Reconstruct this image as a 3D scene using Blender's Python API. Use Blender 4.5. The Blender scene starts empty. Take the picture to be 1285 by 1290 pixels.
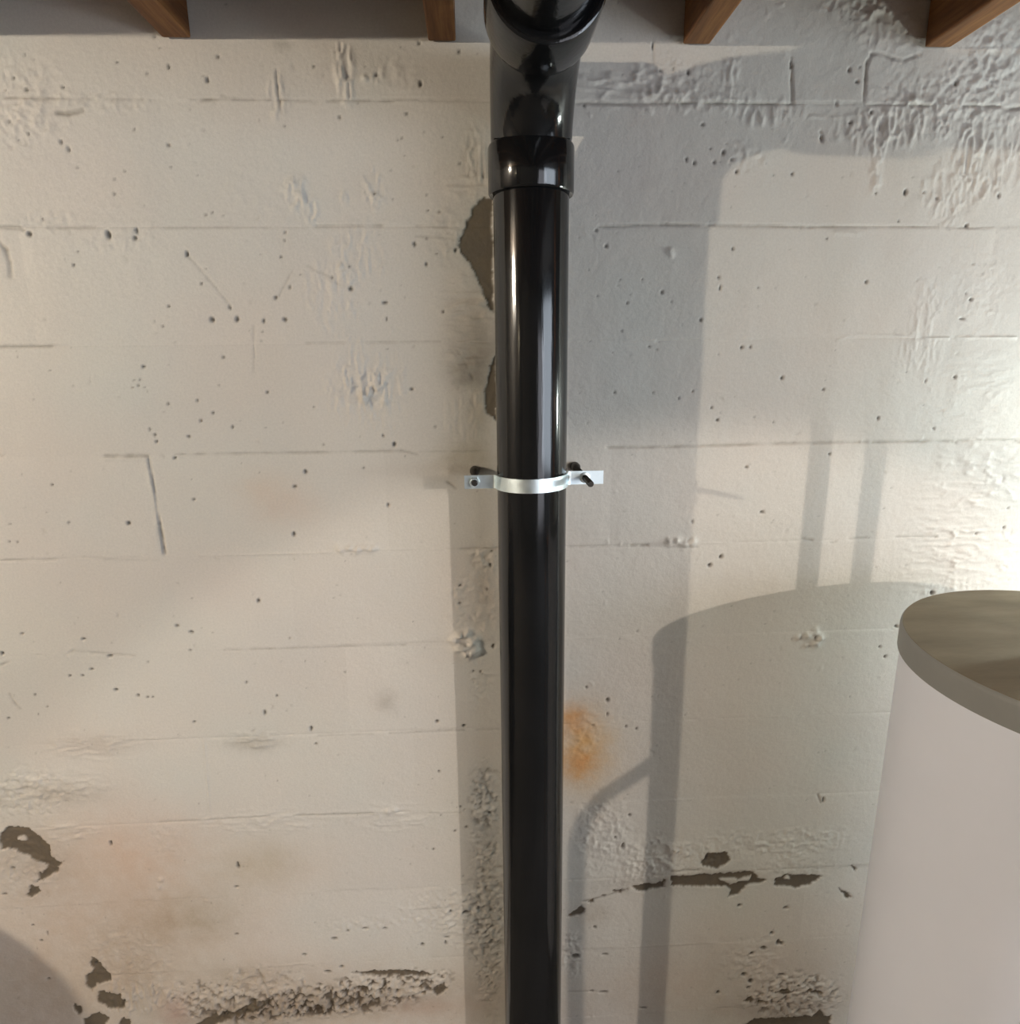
import bpy, bmesh, math, random
import numpy as np
from mathutils import Vector, Matrix

C = bpy.context.scene.collection
SC = bpy.context.scene

# ------------------------------------------------------------------ camera
CAM = Vector((0.0, -1.1712, 1.7032))
PITCH, YAW, ROLL, FPX = 0.23586, 0.04945, -0.0104, 820.86
cy, sy, cp, sp = math.cos(YAW), math.sin(YAW), math.cos(PITCH), math.sin(PITCH)
fw = Vector((sy*cp, cy*cp, -sp)); rt = Vector((cy, -sy, 0)); up = rt.cross(fw)
r2 = rt*math.cos(ROLL) + up*math.sin(ROLL); u2 = -rt*math.sin(ROLL) + up*math.cos(ROLL)
cam = bpy.data.objects.new('camera', bpy.data.cameras.new('camera')); C.objects.link(cam)
cam.matrix_world = Matrix(((r2.x, u2.x, -fw.x, CAM.x), (r2.y, u2.y, -fw.y, CAM.y), (r2.z, u2.z, -fw.z, CAM.z), (0, 0, 0, 1)))
cam.data.sensor_fit = 'HORIZONTAL'; cam.data.sensor_width = 36; cam.data.lens = FPX/1285*36
cam.data.clip_start = 0.02
SC.camera = cam

# ------------------------------------------------------------------ light
SC.view_settings.view_transform = 'Standard'; SC.view_settings.look = 'None'
SC.view_settings.gamma = 1; SC.view_settings.use_curve_mapping = False
SC.view_settings.exposure = 0.0
w = bpy.data.worlds.new('world'); SC.world = w; w.use_nodes = True
w.node_tree.nodes['Background'].inputs[0].default_value = (0.8, 0.88, 1, 1)
w.node_tree.nodes['Background'].inputs[1].default_value = 0.02

def lamp(name, kind, loc, power, col, aim=None, **kw):
    d = bpy.data.lights.new(name, kind); d.energy = power; d.color = col
    for k, v in kw.items(): setattr(d, k, v)
    o = bpy.data.objects.new(name, d); C.objects.link(o); o.location = loc
    if aim is not None:
        o.rotation_euler = (Vector(aim) - Vector(loc)).to_track_quat('-Z', 'Y').to_euler()
    return o
# bare bulb to the left, level with the joists
lamp('bulb_lamp', 'POINT', (-2.9, -1.86, 2.15), 236, (1, .885, .72), shadow_soft_size=.03)
# added broad cool fill from the far right, ambient for the wall
lamp('cool_fill', 'AREA', (3.85, -2.5, 1.45), 135, (.78, .88, 1), aim=(.4, 0, 1.4), shape='RECTANGLE', size=4.4, size_y=1.4)
# added dim frontal fill at the far end of the room
lamp('end_fill', 'AREA', (1.75, -5.1, 1.0), 46, (.90, .91, 1), aim=(.4, 0, 1.2), shape='RECTANGLE', size=3.2, size_y=1.8)
# shaded lamp on the right, lights the lower half
lamp('shade_lamp', 'SPOT', (2.5, -3.8, 2.2), 225, (1, .87, .75), aim=(.3, 0, .42), spot_size=math.radians(29), spot_blend=.18, shadow_soft_size=.03)
# work lamp close to the wall just right of the tank
lamp('work_lamp', 'POINT', (1.56, -.24, 1.50), 29, (.90, 1, .95), shadow_soft_size=.04)
# small bulb deep in the room on the left
lamp('far_bulb', 'POINT', (-3.3, -3.6, 1.78), 9, (1, .82, .55), shadow_soft_size=.04)

# ------------------------------------------------------------------ helpers
def srgb(r, g, b):
    return tuple((c/255/12.92 if c <= 10 else ((c/255 + .055)/1.055)**2.4) for c in (r, g, b))

def mat(name, build):
    m = bpy.data.materials.new(name); m.use_nodes = True
    nt = m.node_tree; b = nt.nodes['Principled BSDF']
    build(nt, b); return m

def node(nt, t, **kw):
    n = nt.nodes.new(t)
    for k, v in kw.items(): setattr(n, k, v)
    return n

def noise(nt, scale, detail=4, rough=.55, coord=None):
    n = node(nt, 'ShaderNodeTexNoise'); n.inputs['Scale'].default_value = scale
    n.inputs['Detail'].default_value = detail; n.inputs['Roughness'].default_value = rough
    if coord is not None: nt.links.new(coord, n.inputs['Vector'])
    return n

def ramp(nt, fac, stops):
    r = node(nt, 'ShaderNodeValToRGB'); e = r.color_ramp.elements
    while len(e) < len(stops): e.new(.5)
    for k, (p, c) in enumerate(stops): e[k].position = p; e[k].color = (*c, 1)
    nt.links.new(fac, r.inputs[0]); return r

def bump(nt, b, h, strength, dist, prev=None):
    n = node(nt, 'ShaderNodeBump'); n.inputs['Strength'].default_value = strength; n.inputs['Distance'].default_value = dist
    nt.links.new(h, n.inputs['Height'])
    if prev is not None: nt.links.new(prev.outputs[0], n.inputs['Normal'])
    nt.links.new(n.outputs[0], b.inputs['Normal']); return n

def geo(nt): return node(nt, 'ShaderNodeNewGeometry').outputs['Position']
def objc(nt): return node(nt, 'ShaderNodeTexCoord').outputs['Object']

def m_wall(nt, b):
    a = node(nt, 'ShaderNodeAttribute', attribute_name='paint')
    n = noise(nt, 260, 3, .6, geo(nt))
    r = ramp(nt, n.outputs[0], [(.25, (.93, .93, .93)), (.75, (1.05, 1.05, 1.05))])
    mx = node(nt, 'ShaderNodeMix', data_type='RGBA', blend_type='MULTIPLY'); mx.inputs[0].default_value = 1
    nt.links.new(a.outputs['Color'], mx.inputs[6]); nt.links.new(r.outputs[0], mx.inputs[7])
    nt.links.new(mx.outputs[2], b.inputs['Base Color'])
    b.inputs['Roughness'].default_value = .55; b.inputs['Specular IOR Level'].default_value = .35
    n2 = noise(nt, 700, 2, .5, geo(nt)); n3 = noise(nt, 130, 4, .6, geo(nt))
    p = bump(nt, b, n3.outputs[0], .22, .003); bump(nt, b, n2.outputs[0], .22, .001, p)
M_WALL = mat('painted_block', m_wall)

def m_black(nt, b):
    g = objc(nt)
    n = noise(nt, 9, 4, .6, g)
    r = ramp(nt, n.outputs[0], [(.3, (.005, .0055, .006)), (.75, (.009, .0095, .0105))])
    nt.links.new(r.outputs[0], b.inputs['Base Color'])
    r2_ = ramp(nt, noise(nt, 14, 5, .6, g).outputs[0], [(.3, (.085,)*3), (.8, (.15,)*3)])
    nt.links.new(r2_.outputs[0], b.inputs['Roughness'])
    b.inputs['IOR'].default_value = 1.54
    mp = node(nt, 'ShaderNodeMapping'); mp.inputs['Scale'].default_value = (1, 1, .04); nt.links.new(g, mp.inputs[0])
    bump(nt, b, noise(nt, 130, 3, .6, mp.outputs[0]).outputs[0], .22, .0012)
M_BLACK = mat('black_plastic', m_black)

def m_zinc(nt, b):
    g = objc(nt); b.inputs['Metallic'].default_value = 1
    r = ramp(nt, noise(nt, 60, 4, .6, g).outputs[0], [(.3, (.74, .84, .87)), (.7, (.80, .90, .93))])
    nt.links.new(r.outputs[0], b.inputs['Base Color'])
    q = ramp(nt, noise(nt, 90, 3, .6, g).outputs[0], [(.3, (.34,)*3), (.8, (.46,)*3)])
    nt.links.new(q.outputs[0], b.inputs['Roughness'])
    bump(nt, b, noise(nt, 160, 3, .5, g).outputs[0], .1, .001)
M_ZINC = mat('galvanised_steel', m_zinc)

def plain(name, col, rough=.6, metal=0, var=.15, scale=20):
    def f(nt, b):
        g = objc(nt)
        r = ramp(nt, noise(nt, scale, 5, .6, g).outputs[0], [(.3, tuple(c*(1-var) for c in col)), (.7, tuple(min(1, c*(1+var)) for c in col))])
        nt.links.new(r.outputs[0], b.inputs['Base Color'])
        b.inputs['Roughness'].default_value = rough; b.inputs['Metallic'].default_value = metal
        bump(nt, b, noise(nt, scale*8, 3, .5, g).outputs[0], .1, .001)
    return mat(name, f)
M_DARKSTEEL = plain('dark_steel', (.05, .045, .04), .45, .6)
M_TANK = plain('white_enamel', (.74, .765, .85), .5, 0, .02, 4)
M_LIDSIDE = plain('grey_lid', (.235, .235, .225), .5, 0, .05, 8)
M_COPPER = plain('copper', (.55, .25, .13), .35, 1)
M_FLOOR = plain('concrete_floor', (.13, .12, .11), .85, 0, .2, 4)
M_ROOM = plain('room_paint', (.20, .19, .18), .8, 0, .08, 3)
M_CEIL = plain('subfloor', (.12, .075, .04), .85, 0, .25, 6)
M_BLOCKER = plain('blocker_grey', (.08, .075, .075), .6, 0, .1, 6)

def m_dust(nt, b):
    g = objc(nt)
    mp = node(nt, 'ShaderNodeMapping'); mp.inputs['Scale'].default_value = (1, 3.2, 1); mp.inputs['Rotation'].default_value = (0, 0, .25); nt.links.new(g, mp.inputs[0])
    r = ramp(nt, noise(nt, 7, 6, .62, mp.outputs[0]).outputs[0], [(.28, (.17, .13, .078)), (.5, (.21, .168, .105)), (.72, (.25, .205, .138))])
    nt.links.new(r.outputs[0], b.inputs['Base Color']); b.inputs['Roughness'].default_value = .75
    bump(nt, b, noise(nt, 150, 4, .6, g).outputs[0], .15, .001)
M_DUST = mat('dusty_lid', m_dust)

def m_wood(nt, b):
    g = objc(nt)
    mp = node(nt, 'ShaderNodeMapping'); mp.inputs['Scale'].default_value = (14, 1.1, 14); nt.links.new(g, mp.inputs[0])
    n = noise(nt, 5, 6, .62, mp.outputs[0])
    r = ramp(nt, n.outputs[0], [(.25, (.075, .030, .010)), (.5, (.20, .085, .026)), (.75, (.36, .17, .055))])
    nt.links.new(r.outputs[0], b.inputs['Base Color']); b.inputs['Roughness'].default_value = .7
    bump(nt, b, n.outputs[0], .3, .002)
M_WOOD = mat('old_fir', m_wood)

def link(name, me, m, parent=None):
    o = bpy.data.objects.new(name, me); C.objects.link(o)
    if m is not None and not me.materials: me.materials.append(m)
    if parent is not None: o.parent = parent
    return o
def obj(name, bm, m, parent=None, smooth=False, auto=None):
    me = bpy.data.meshes.new(name)
    if auto is not None:
        for e in bm.edges:
            if len(e.link_faces) == 2 and e.calc_face_angle(0) > auto: e.smooth = False
    for f in bm.faces: f.smooth = smooth or auto is not None
    bm.to_mesh(me); bm.free(); return link(name, me, m, parent)
def tag(o, label=None, cat=None, group=None, kind=None):
    for k, v in (('label', label), ('category', cat), ('group', group), ('kind', kind)):
        if v: o[k] = v
    return o
def empty(name, loc, label, cat, group=None):
    o = bpy.data.objects.new(name, None); C.objects.link(o); o.location = loc; o.empty_display_size = .1
    return tag(o, label, cat, group)
def box_bm(x0, x1, y0, y1, z0, z1, bev=0):
    bm = bmesh.new(); bmesh.ops.create_cube(bm, size=1)
    for v in bm.verts:
        v.co = Vector(((x0 + x1)/2 + v.co.x*(x1 - x0), (y0 + y1)/2 + v.co.y*(y1 - y0), (z0 + z1)/2 + v.co.z*(z1 - z0)))
    if bev: bmesh.ops.bevel(bm, geom=bm.edges[:], offset=bev, segments=2, affect='EDGES', profile=.6)
    return bm
def sweep_bm(rings, n=64, cap=True):
    """rings: (centre, axis u, axis v, radius)"""
    bm = bmesh.new(); prev = None
    for (c, u, v, r) in rings:
        ring = [bm.verts.new(c + (u*math.cos(2*math.pi*k/n) + v*math.sin(2*math.pi*k/n))*r) for k in range(n)]
        if prev:
            for k in range(n): bm.faces.new((prev[k], prev[(k + 1) % n], ring[(k + 1) % n], ring[k]))
        elif cap: bm.faces.new(ring[::-1])
        prev = ring
    if cap: bm.faces.new(prev)
    bmesh.ops.recalc_face_normals(bm, faces=bm.faces[:])
    return bm
X, Y, Z = Vector((1, 0, 0)), Vector((0, 1, 0)), Vector((0, 0, 1))
def lathe_z(prof, cx=0, cy_=0, n=64): return sweep_bm([(Vector((cx, cy_, z)), X, Y, r) for r, z in prof], n)
def lathe_y(prof, cx, cz, n=24): return sweep_bm([(Vector((cx, y, cz)), X, Z, r) for r, y in prof], n)

# ------------------------------------------------------------------ block wall: relief and pigment fields (metres on the wall)
PITS=[[-0.6779,2.1596,0.0024,0.0024],[-0.7015,2.127,0.0036,0.0036],[-0.683,2.1109,0.0043,0.0043],[-0.6298,2.1157,0.0036,0.0036],[-0.5432,2.1502,0.0024,0.0024],[-0.4661,2.1444,0.0029,0.0048],[-0.3895,2.1593,0.0036,0.0036],[-0.4089,2.1275,0.0037,0.0061],[-0.4987,2.1343,0.003,0.003],[-0.7185,2.0664,0.003,0.003],[-0.6926,2.0498,0.003,0.003],[-0.6451,2.0376,0.003,0.0049],[-0.6357,2.0285,0.0037,0.0061],[-0.4804,2.0338,0.0037,0.0037],[-0.5302,2.0563,0.0022,0.0022],[-0.5535,1.9967,0.0025,0.0025],[-0.5702,1.9838,0.0025,0.0025],[-0.5735,1.9616,0.0035,0.0035],[-0.6254,2.0011,0.0025,0.0025],[-0.4809,2.0015,0.0022,0.0022],[-0.4331,1.9308,0.0032,0.0032],[-0.4225,1.9344,0.0025,0.0025],[-0.4052,1.9296,0.0023,0.0023],[-0.5923,1.902,0.005,0.0101],[-0.5475,1.9067,0.0032,0.0076],[-0.5516,1.8959,0.0044,0.0044],[-0.6552,1.8546,0.0038,0.0038],[-0.4708,1.8712,0.0038,0.0064],[-0.4811,2.1853,0.003,0.003],[-0.6914,1.9236,0.0031,0.0031],[-0.7175,1.9021,0.0062,0.0062],[-0.4531,1.8252,0.0032,0.0032],[-0.6443,1.8754,0.0025,0.0025],[-0.077,2.1237,0.0038,0.0069],[-0.2433,2.1466,0.0025,0.0025],[-0.2077,2.0753,0.0038,0.0038],[-0.295,2.0622,0.0032,0.0032],[-0.1016,2.0817,0.0038,0.0025],[-0.1096,2.046,0.0028,0.0028],[-0.1187,2.0425,0.0025,0.0025],[-0.1625,2.1363,0.0025,0.0025],[-0.1464,2.1353,0.0037,0.0037],[-0.0771,2.1801,0.0037,0.0037],[-0.0141,2.1698,0.0031,0.0031],[-0.0734,1.9611,0.0026,0.0026],[-0.073,1.9381,0.0026,0.0026],[-0.0535,1.9356,0.0033,0.0033],[-0.0976,1.8852,0.0048,0.0048],[-0.076,1.8951,0.0033,0.0033],[-0.0611,1.8701,0.0027,0.0027],[-0.029,1.8763,0.004,0.004],[-0.079,1.8538,0.0027,0.0053],[-0.2077,1.8505,0.0033,0.0033],[-0.3078,1.904,0.0032,0.0032],[-0.3102,1.8918,0.0026,0.0026],[-0.319,1.8659,0.0033,0.0026],[-0.2378,1.8343,0.0033,0.0033],[-0.1589,1.9633,0.0032,0.0032],[-0.0186,2.0089,0.0026,0.0026],[-0.0444,2.0486,0.0026,0.0026],[-0.1059,2.1743,0.0019,0.0019],[-0.1787,2.0959,0.0019,0.0019],[-0.443,1.7666,0.006,0.006],[-0.4008,1.7676,0.0047,0.0061],[-0.4105,1.7869,0.0026,0.0059],[-0.5109,1.7888,0.0029,0.0029],[-0.5255,1.7569,0.0026,0.0026],[-0.566,1.6907,0.0053,0.0032],[-0.585,1.6683,0.0026,0.0026],[-0.5755,1.6695,0.0026,0.0026],[-0.5783,1.6588,0.0031,0.0031],[-0.5893,1.6563,0.0024,0.0024],[-0.4301,1.7051,0.0037,0.0037],[-0.4827,1.6319,0.004,0.004],[-0.533,1.6285,0.0034,0.0034],[-0.4814,1.5976,0.0041,0.0041],[-0.4595,1.6111,0.0034,0.0034],[-0.4282,1.5857,0.0034,0.0034],[-0.5051,1.5703,0.0041,0.0041],[-0.5631,1.574,0.0035,0.0035],[-0.5619,1.5628,0.0041,0.0041],[-0.5344,1.5328,0.0055,0.0027],[-0.5105,1.4577,0.0049,0.0033],[-0.6289,1.4163,0.005,0.005],[-0.7337,1.4202,0.0034,0.0034],[-0.7511,1.4887,0.0034,0.0034],[-0.7218,1.6858,0.0026,0.0026],[-0.4434,1.6572,0.0027,0.0027],[-0.5699,1.5838,0.0027,0.004],[-0.3574,1.7647,0.0034,0.0053],[-0.3214,1.767,0.006,0.004],[-0.3622,1.6453,0.0041,0.0041],[-0.1514,1.793,0.0067,0.004],[-0.2074,1.8151,0.0053,0.0053],[-0.0536,1.7781,0.0034,0.0034],[-0.1122,1.6476,0.0069,0.0028],[-0.0744,1.5802,0.0035,0.0035],[-0.1665,1.5661,0.0035,0.0035],[-0.2853,1.6182,0.0027,0.0027],[-0.2051,1.5096,0.0028,0.0028],[-0.3084,1.5043,0.0049,0.0049],[-0.3304,1.4772,0.0056,0.0042],[-0.1649,1.4398,0.005,0.005],[-0.2738,1.5523,0.0028,0.0028],[-0.1477,1.5502,0.0042,0.0056],[-0.3634,1.7308,0.002,0.002],[-0.3341,1.8018,0.0039,0.0039],[-0.3089,1.8182,0.002,0.0053],[-0.1502,1.7657,0.0027,0.004],[-0.8428,1.3874,0.0027,0.0027],[-0.8293,1.3856,0.0027,0.0027],[-0.8525,1.2096,0.0051,0.0028],[-0.7445,1.1948,0.0072,0.0034],[-0.8953,1.1711,0.0051,0.0051],[-0.7007,1.1594,0.0073,0.0029],[-0.7383,1.1329,0.0058,0.0035],[-0.781,1.1213,0.0044,0.0029],[-0.7578,1.1205,0.0044,0.0029],[-0.5704,1.2163,0.0051,0.0035],[-0.5458,1.2026,0.0073,0.0036],[-0.5518,1.1656,0.0037,0.0037],[-0.7009,1.0884,0.0053,0.0044],[-0.6613,1.0751,0.0037,0.0053],[-0.644,1.0711,0.003,0.003],[-0.6351,1.0707,0.003,0.003],[-0.634,1.1439,0.0044,0.0022],[-0.8516,1.0842,0.0038,0.0038],[-0.5626,1.0149,0.0045,0.0036],[-0.9083,1.0378,0.0036,0.0036],[-0.8326,1.0584,0.0026,0.0026],[-0.4555,1.0941,0.0023,0.006],[-0.8355,1.4197,0.0027,0.0027],[-0.853,1.0423,0.0023,0.0023],[-0.3395,1.3884,0.0043,0.0072],[-0.4165,1.2608,0.0052,0.0052],[-0.2666,1.1089,0.003,0.003],[-0.3996,1.0632,0.0038,0.0038],[-0.3399,0.9899,0.004,0.0071],[-0.4272,1.0283,0.0037,0.0076],[-0.0913,0.9952,0.0047,0.0057],[-0.0379,0.9842,0.0048,0.0048],[0.0236,1.1539,0.004,0.0071],[-0.0376,1.2797,0.0045,0.003],[-0.0401,1.2445,0.006,0.0027],[-0.0037,1.1009,0.0039,0.0039],[-0.3333,0.9561,0.0039,0.0039],[-0.0921,0.8819,0.0032,0.0032],[-0.3646,1.1836,0.003,0.003],[0.0119,1.2719,0.003,0.0045],[0.0222,1.3472,0.0037,0.0037],[0.0202,1.3191,0.0036,0.006],[-0.0177,1.1014,0.0031,0.0031],[-0.9485,0.5565,0.0048,0.0038],[-0.9377,0.5173,0.004,0.004],[-0.94,0.418,0.0057,0.0039],[-0.5143,0.6807,0.0039,0.0129],[-0.5231,0.6281,0.0081,0.0029],[-0.5359,0.5076,0.0066,0.0033],[-0.3317,0.4818,0.0101,0.0051],[-0.1435,0.4547,0.0052,0.0062],[-0.0895,0.4702,0.0086,0.0035],[-0.0916,0.4577,0.0035,0.0086],[-0.0787,0.5385,0.0051,0.0051],[-0.0447,0.5343,0.0137,0.0051],[-0.0921,0.8819,0.004,0.004],[-0.0392,0.7477,0.0041,0.0041],[-0.0642,0.7394,0.0041,0.0041],[-0.1103,0.6971,0.0033,0.0033],[-0.051,0.7979,0.0033,0.0033],[-0.0925,0.7792,0.0026,0.0026],[-0.043,0.7899,0.0026,0.0026],[-0.3016,0.5007,0.0051,0.0034],[-0.2641,0.5046,0.0085,0.0034],[-0.2218,0.5019,0.0068,0.0034],[-0.399,0.4442,0.0068,0.0041],[-0.3516,0.3962,0.0103,0.0051],[-0.3217,0.407,0.0069,0.0045],[-0.7605,0.7481,0.0031,0.0094],[-0.838,0.4487,0.0049,0.0049],[-0.9608,0.7003,0.0062,0.0046],[-0.9898,0.6363,0.0062,0.0031],[-0.9218,0.5346,0.0026,0.0064],[0.1851,2.0939,0.0039,0.0026],[0.3812,2.0685,0.0045,0.0026],[0.4184,2.0272,0.0035,0.0054],[0.4339,2.0165,0.003,0.004],[0.4046,2.0128,0.0034,0.0034],[0.4433,1.9984,0.003,0.0049],[0.3575,2.0162,0.0027,0.0048],[0.3712,2.0115,0.0027,0.0048],[0.398,2.0319,0.0027,0.0027],[0.414,2.0128,0.0027,0.0027],[0.5387,1.995,0.0034,0.0034],[0.2084,1.9071,0.0034,0.0034],[0.2253,1.882,0.0034,0.0046],[0.4451,1.8777,0.0042,0.0042],[0.3532,2.1444,0.0029,0.006],[0.2934,2.1809,0.0023,0.0064],[0.3065,2.1451,0.0026,0.0039],[0.3283,2.1487,0.0021,0.0039],[0.6195,2.1503,0.0029,0.0048],[0.8033,2.1324,0.0041,0.0062],[0.6038,2.1004,0.0032,0.0059],[0.6312,2.0724,0.0047,0.0032],[0.6879,1.9658,0.0042,0.0028],[0.7393,1.9671,0.0042,0.007],[0.7716,1.9659,0.0035,0.0028],[0.7967,1.9572,0.0035,0.0035],[0.9046,1.9623,0.0037,0.0057],[0.7329,1.9206,0.0028,0.0028],[0.8557,1.9141,0.005,0.0043],[0.6645,2.088,0.0041,0.0054],[0.5223,2.1562,0.0026,0.0079],[0.6821,2.0667,0.0027,0.0082],[0.5837,2.0483,0.0027,0.0081],[0.6364,2.1539,0.0027,0.0027],[0.6349,2.1332,0.0053,0.0027],[0.265,1.7891,0.0036,0.0036],[0.3256,1.8071,0.0039,0.0039],[0.3968,1.7603,0.0042,0.0042],[0.4233,1.8301,0.0035,0.0035],[0.4273,1.8131,0.0028,0.007],[0.4726,1.7137,0.0043,0.0043],[0.4884,1.7136,0.0026,0.0043],[0.4947,1.8141,0.0025,0.0025],[0.551,1.6589,0.0044,0.0044],[0.4263,1.6068,0.0038,0.0038],[0.438,1.5852,0.0044,0.0029],[0.247,1.636,0.0032,0.0032],[0.3896,1.637,0.0029,0.0029],[0.3174,1.6351,0.0023,0.0023],[0.5055,1.5885,0.0024,0.0024],[0.5418,1.5793,0.0024,0.0024],[0.3642,1.6247,0.0022,0.0044],[0.212,1.8012,0.0022,0.0022],[0.2514,1.827,0.0022,0.0022],[0.29,1.8281,0.0022,0.0022],[0.1975,1.8439,0.0019,0.0019],[0.3417,1.7912,0.002,0.002],[0.2567,1.7427,0.0025,0.0025],[0.3069,1.7166,0.0028,0.0028],[0.3214,1.7097,0.0023,0.0023],[0.6886,1.8223,0.0043,0.0043],[0.6295,1.6368,0.0037,0.0037],[0.7386,1.5836,0.0038,0.0038],[0.8475,1.5629,0.0038,0.0038],[0.8727,1.6565,0.0038,0.0038],[0.8825,1.792,0.0041,0.0041],[0.8722,1.8014,0.0029,0.0029],[0.876,1.8505,0.0029,0.0029],[0.6097,1.8927,0.0025,0.0025],[0.654,1.5188,0.0055,0.0039],[0.4976,1.4978,0.0036,0.0036],[0.5348,1.4106,0.0061,0.0031],[0.4612,1.3247,0.0046,0.0062],[0.4406,1.3077,0.0056,0.0056],[0.4017,1.3951,0.003,0.0055],[0.3052,1.1761,0.0031,0.0031],[0.2493,1.029,0.0058,0.0058],[0.2071,1.0586,0.004,0.004],[0.2199,0.9733,0.0057,0.0032],[0.2501,0.9971,0.0026,0.0049],[0.2898,0.9686,0.0026,0.0049],[0.3112,0.9623,0.0023,0.0049],[0.3033,0.7589,0.0051,0.0051],[0.2904,0.6831,0.0041,0.0086],[0.2349,0.4769,0.0053,0.0053],[0.2596,0.4,0.0108,0.0036],[0.8919,1.2378,0.0059,0.0059],[0.6643,1.1506,0.0039,0.0055],[0.7993,1.1254,0.0041,0.0041],[0.8136,1.1041,0.0043,0.0056],[0.7198,0.7747,0.0031,0.0105],[0.6652,0.5009,0.0091,0.0044],[0.5581,0.5138,0.0072,0.0054],[0.8281,1.1691,0.0066,0.0033],[0.8717,1.7581,0.0074,0.0024],[0.8197,1.65,0.0024,0.006],[1.0178,1.368,0.004,0.004],[0.9634,1.3582,0.0048,0.0032],[1.0188,1.4076,0.0032,0.0032],[0.6385,0.4338,0.0062,0.0062],[0.6553,0.4087,0.0066,0.0111],[0.6216,0.3955,0.0111,0.0066],[0.5953,0.3819,0.0074,0.0048],[0.6629,0.406,0.0055,0.0081],[0.5831,0.3248,0.0112,0.0074],[0.5995,0.3034,0.0093,0.0075],[0.6709,0.3164,0.0131,0.0056],[0.5254,0.2768,0.0067,0.0067],[0.5953,0.2855,0.0056,0.0056],[0.7131,0.284,0.0057,0.0057],[0.7426,0.3069,0.0038,0.0038],[0.2585,0.296,0.0146,0.0044],[0.2312,0.3002,0.0073,0.0036],[0.3516,0.2438,0.013,0.0026],[0.1937,0.4001,0.0125,0.0089],[0.2919,0.6889,0.0034,0.0051],[0.2744,0.7057,0.0041,0.0041]]
EXPOSED=[[[0.0154,1.9575],[0.0351,1.9576],[0.0334,1.7722],[0.0228,1.788],[0.0061,1.8345],[-0.0159,1.8675],[-0.0248,1.8825],[-0.0175,1.9049],[-0.0022,1.9344]],[[0.028,1.6923],[0.0365,1.7003],[0.0362,1.587],[0.018,1.6042],[0.0145,1.6432]],[[-0.9717,0.7838],[-0.9542,0.7958],[-0.9161,0.7938],[-0.8995,0.7743],[-0.8822,0.749],[-0.8854,0.7208],[-0.873,0.7106],[-0.8606,0.7099],[-0.8771,0.6859],[-0.9069,0.6683],[-0.9204,0.6633],[-0.9124,0.6822],[-0.8936,0.7003],[-0.9102,0.7127],[-0.9347,0.7331],[-0.9553,0.7474],[-0.9786,0.7468]],[[-0.9357,0.6565],[-0.9205,0.6536],[-0.9197,0.6399],[-0.938,0.6253],[-0.9471,0.6278]],[[-0.8426,0.4719],[-0.825,0.4478],[-0.8111,0.4195],[-0.8136,0.4027],[-0.8428,0.3963],[-0.8559,0.3759],[-0.8664,0.3937],[-0.8625,0.4189],[-0.8435,0.4344],[-0.8485,0.4557]],[[-0.8405,0.3791],[-0.8008,0.3655],[-0.7869,0.3451],[-0.7981,0.3263],[-0.823,0.3282],[-0.85,0.3496]],[[-0.9005,0.3469],[-0.8834,0.3391],[-0.8841,0.324],[-0.8958,0.3139],[-0.9036,0.3276]],[[-0.8859,0.3022],[-0.8493,0.3214],[-0.8333,0.3049],[-0.8492,0.2664],[-0.8911,0.2696]],[[-0.8065,0.3029],[-0.7854,0.2969],[-0.7937,0.2621],[-0.8156,0.2638]],[[0.399,0.6003],[0.4953,0.6009],[0.5392,0.6025],[0.5834,0.602],[0.5938,0.5828],[0.6137,0.5775],[0.6001,0.57],[0.5685,0.5656],[0.5557,0.5455],[0.5313,0.5386],[0.5373,0.555],[0.5241,0.5662],[0.462,0.5699],[0.402,0.5755]],[[0.3126,0.5808],[0.3735,0.5854],[0.3871,0.5949],[0.388,0.5742],[0.3481,0.5663],[0.3218,0.5678]],[[0.4745,0.6549],[0.5233,0.6542],[0.5316,0.6356],[0.515,0.6223],[0.5032,0.6148],[0.4678,0.6209],[0.4656,0.6291]],[[0.6348,0.5804],[0.6554,0.5896],[0.7274,0.5833],[0.7402,0.5805],[0.7119,0.5593],[0.6766,0.553],[0.6311,0.5619]],[[0.7759,0.5492],[0.8052,0.5306],[0.8119,0.5196],[0.7993,0.5182]],[[0.7983,0.6062],[0.8135,0.5991],[0.8129,0.5888]],[[0.173,0.5061],[0.2058,0.5355],[0.213,0.5183],[0.187,0.5074]],[[0.2143,0.5453],[0.2316,0.5505],[0.2283,0.5424]],[[0.2659,0.5712],[0.2937,0.5736],[0.2923,0.5634]],[[0.2454,0.558],[0.2592,0.5613],[0.2559,0.5532]],[[0.5906,0.1748],[0.6158,0.1917],[0.6916,0.1907],[0.7524,0.1908],[0.7735,0.208],[0.7911,0.1856],[0.8002,0.1896],[0.8057,0.1394],[0.592,0.1558]],[[0.5816,0.2453],[0.6029,0.2598],[0.6132,0.2476],[0.6081,0.241]],[[0.6209,0.2447],[0.6455,0.2429],[0.6423,0.2362],[0.6234,0.2376]],[[0.6584,0.2673],[0.684,0.2746],[0.7037,0.2641],[0.6854,0.2585]],[[0.7226,0.2627],[0.7447,0.268],[0.7758,0.2589],[0.7727,0.2522]],[[-0.6618,0.2632],[-0.6064,0.2967],[-0.5538,0.3061],[-0.5209,0.3257],[-0.474,0.331],[-0.5026,0.3023],[-0.5557,0.2885],[-0.6008,0.2697],[-0.6256,0.2492]],[[-0.3057,0.3887],[-0.2019,0.3901],[-0.15,0.3822],[-0.1155,0.3711],[-0.168,0.3704],[-0.2545,0.3786]],[[-0.1261,0.3236],[-0.0988,0.3481],[-0.0958,0.3302],[-0.1142,0.3094]]]
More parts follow.
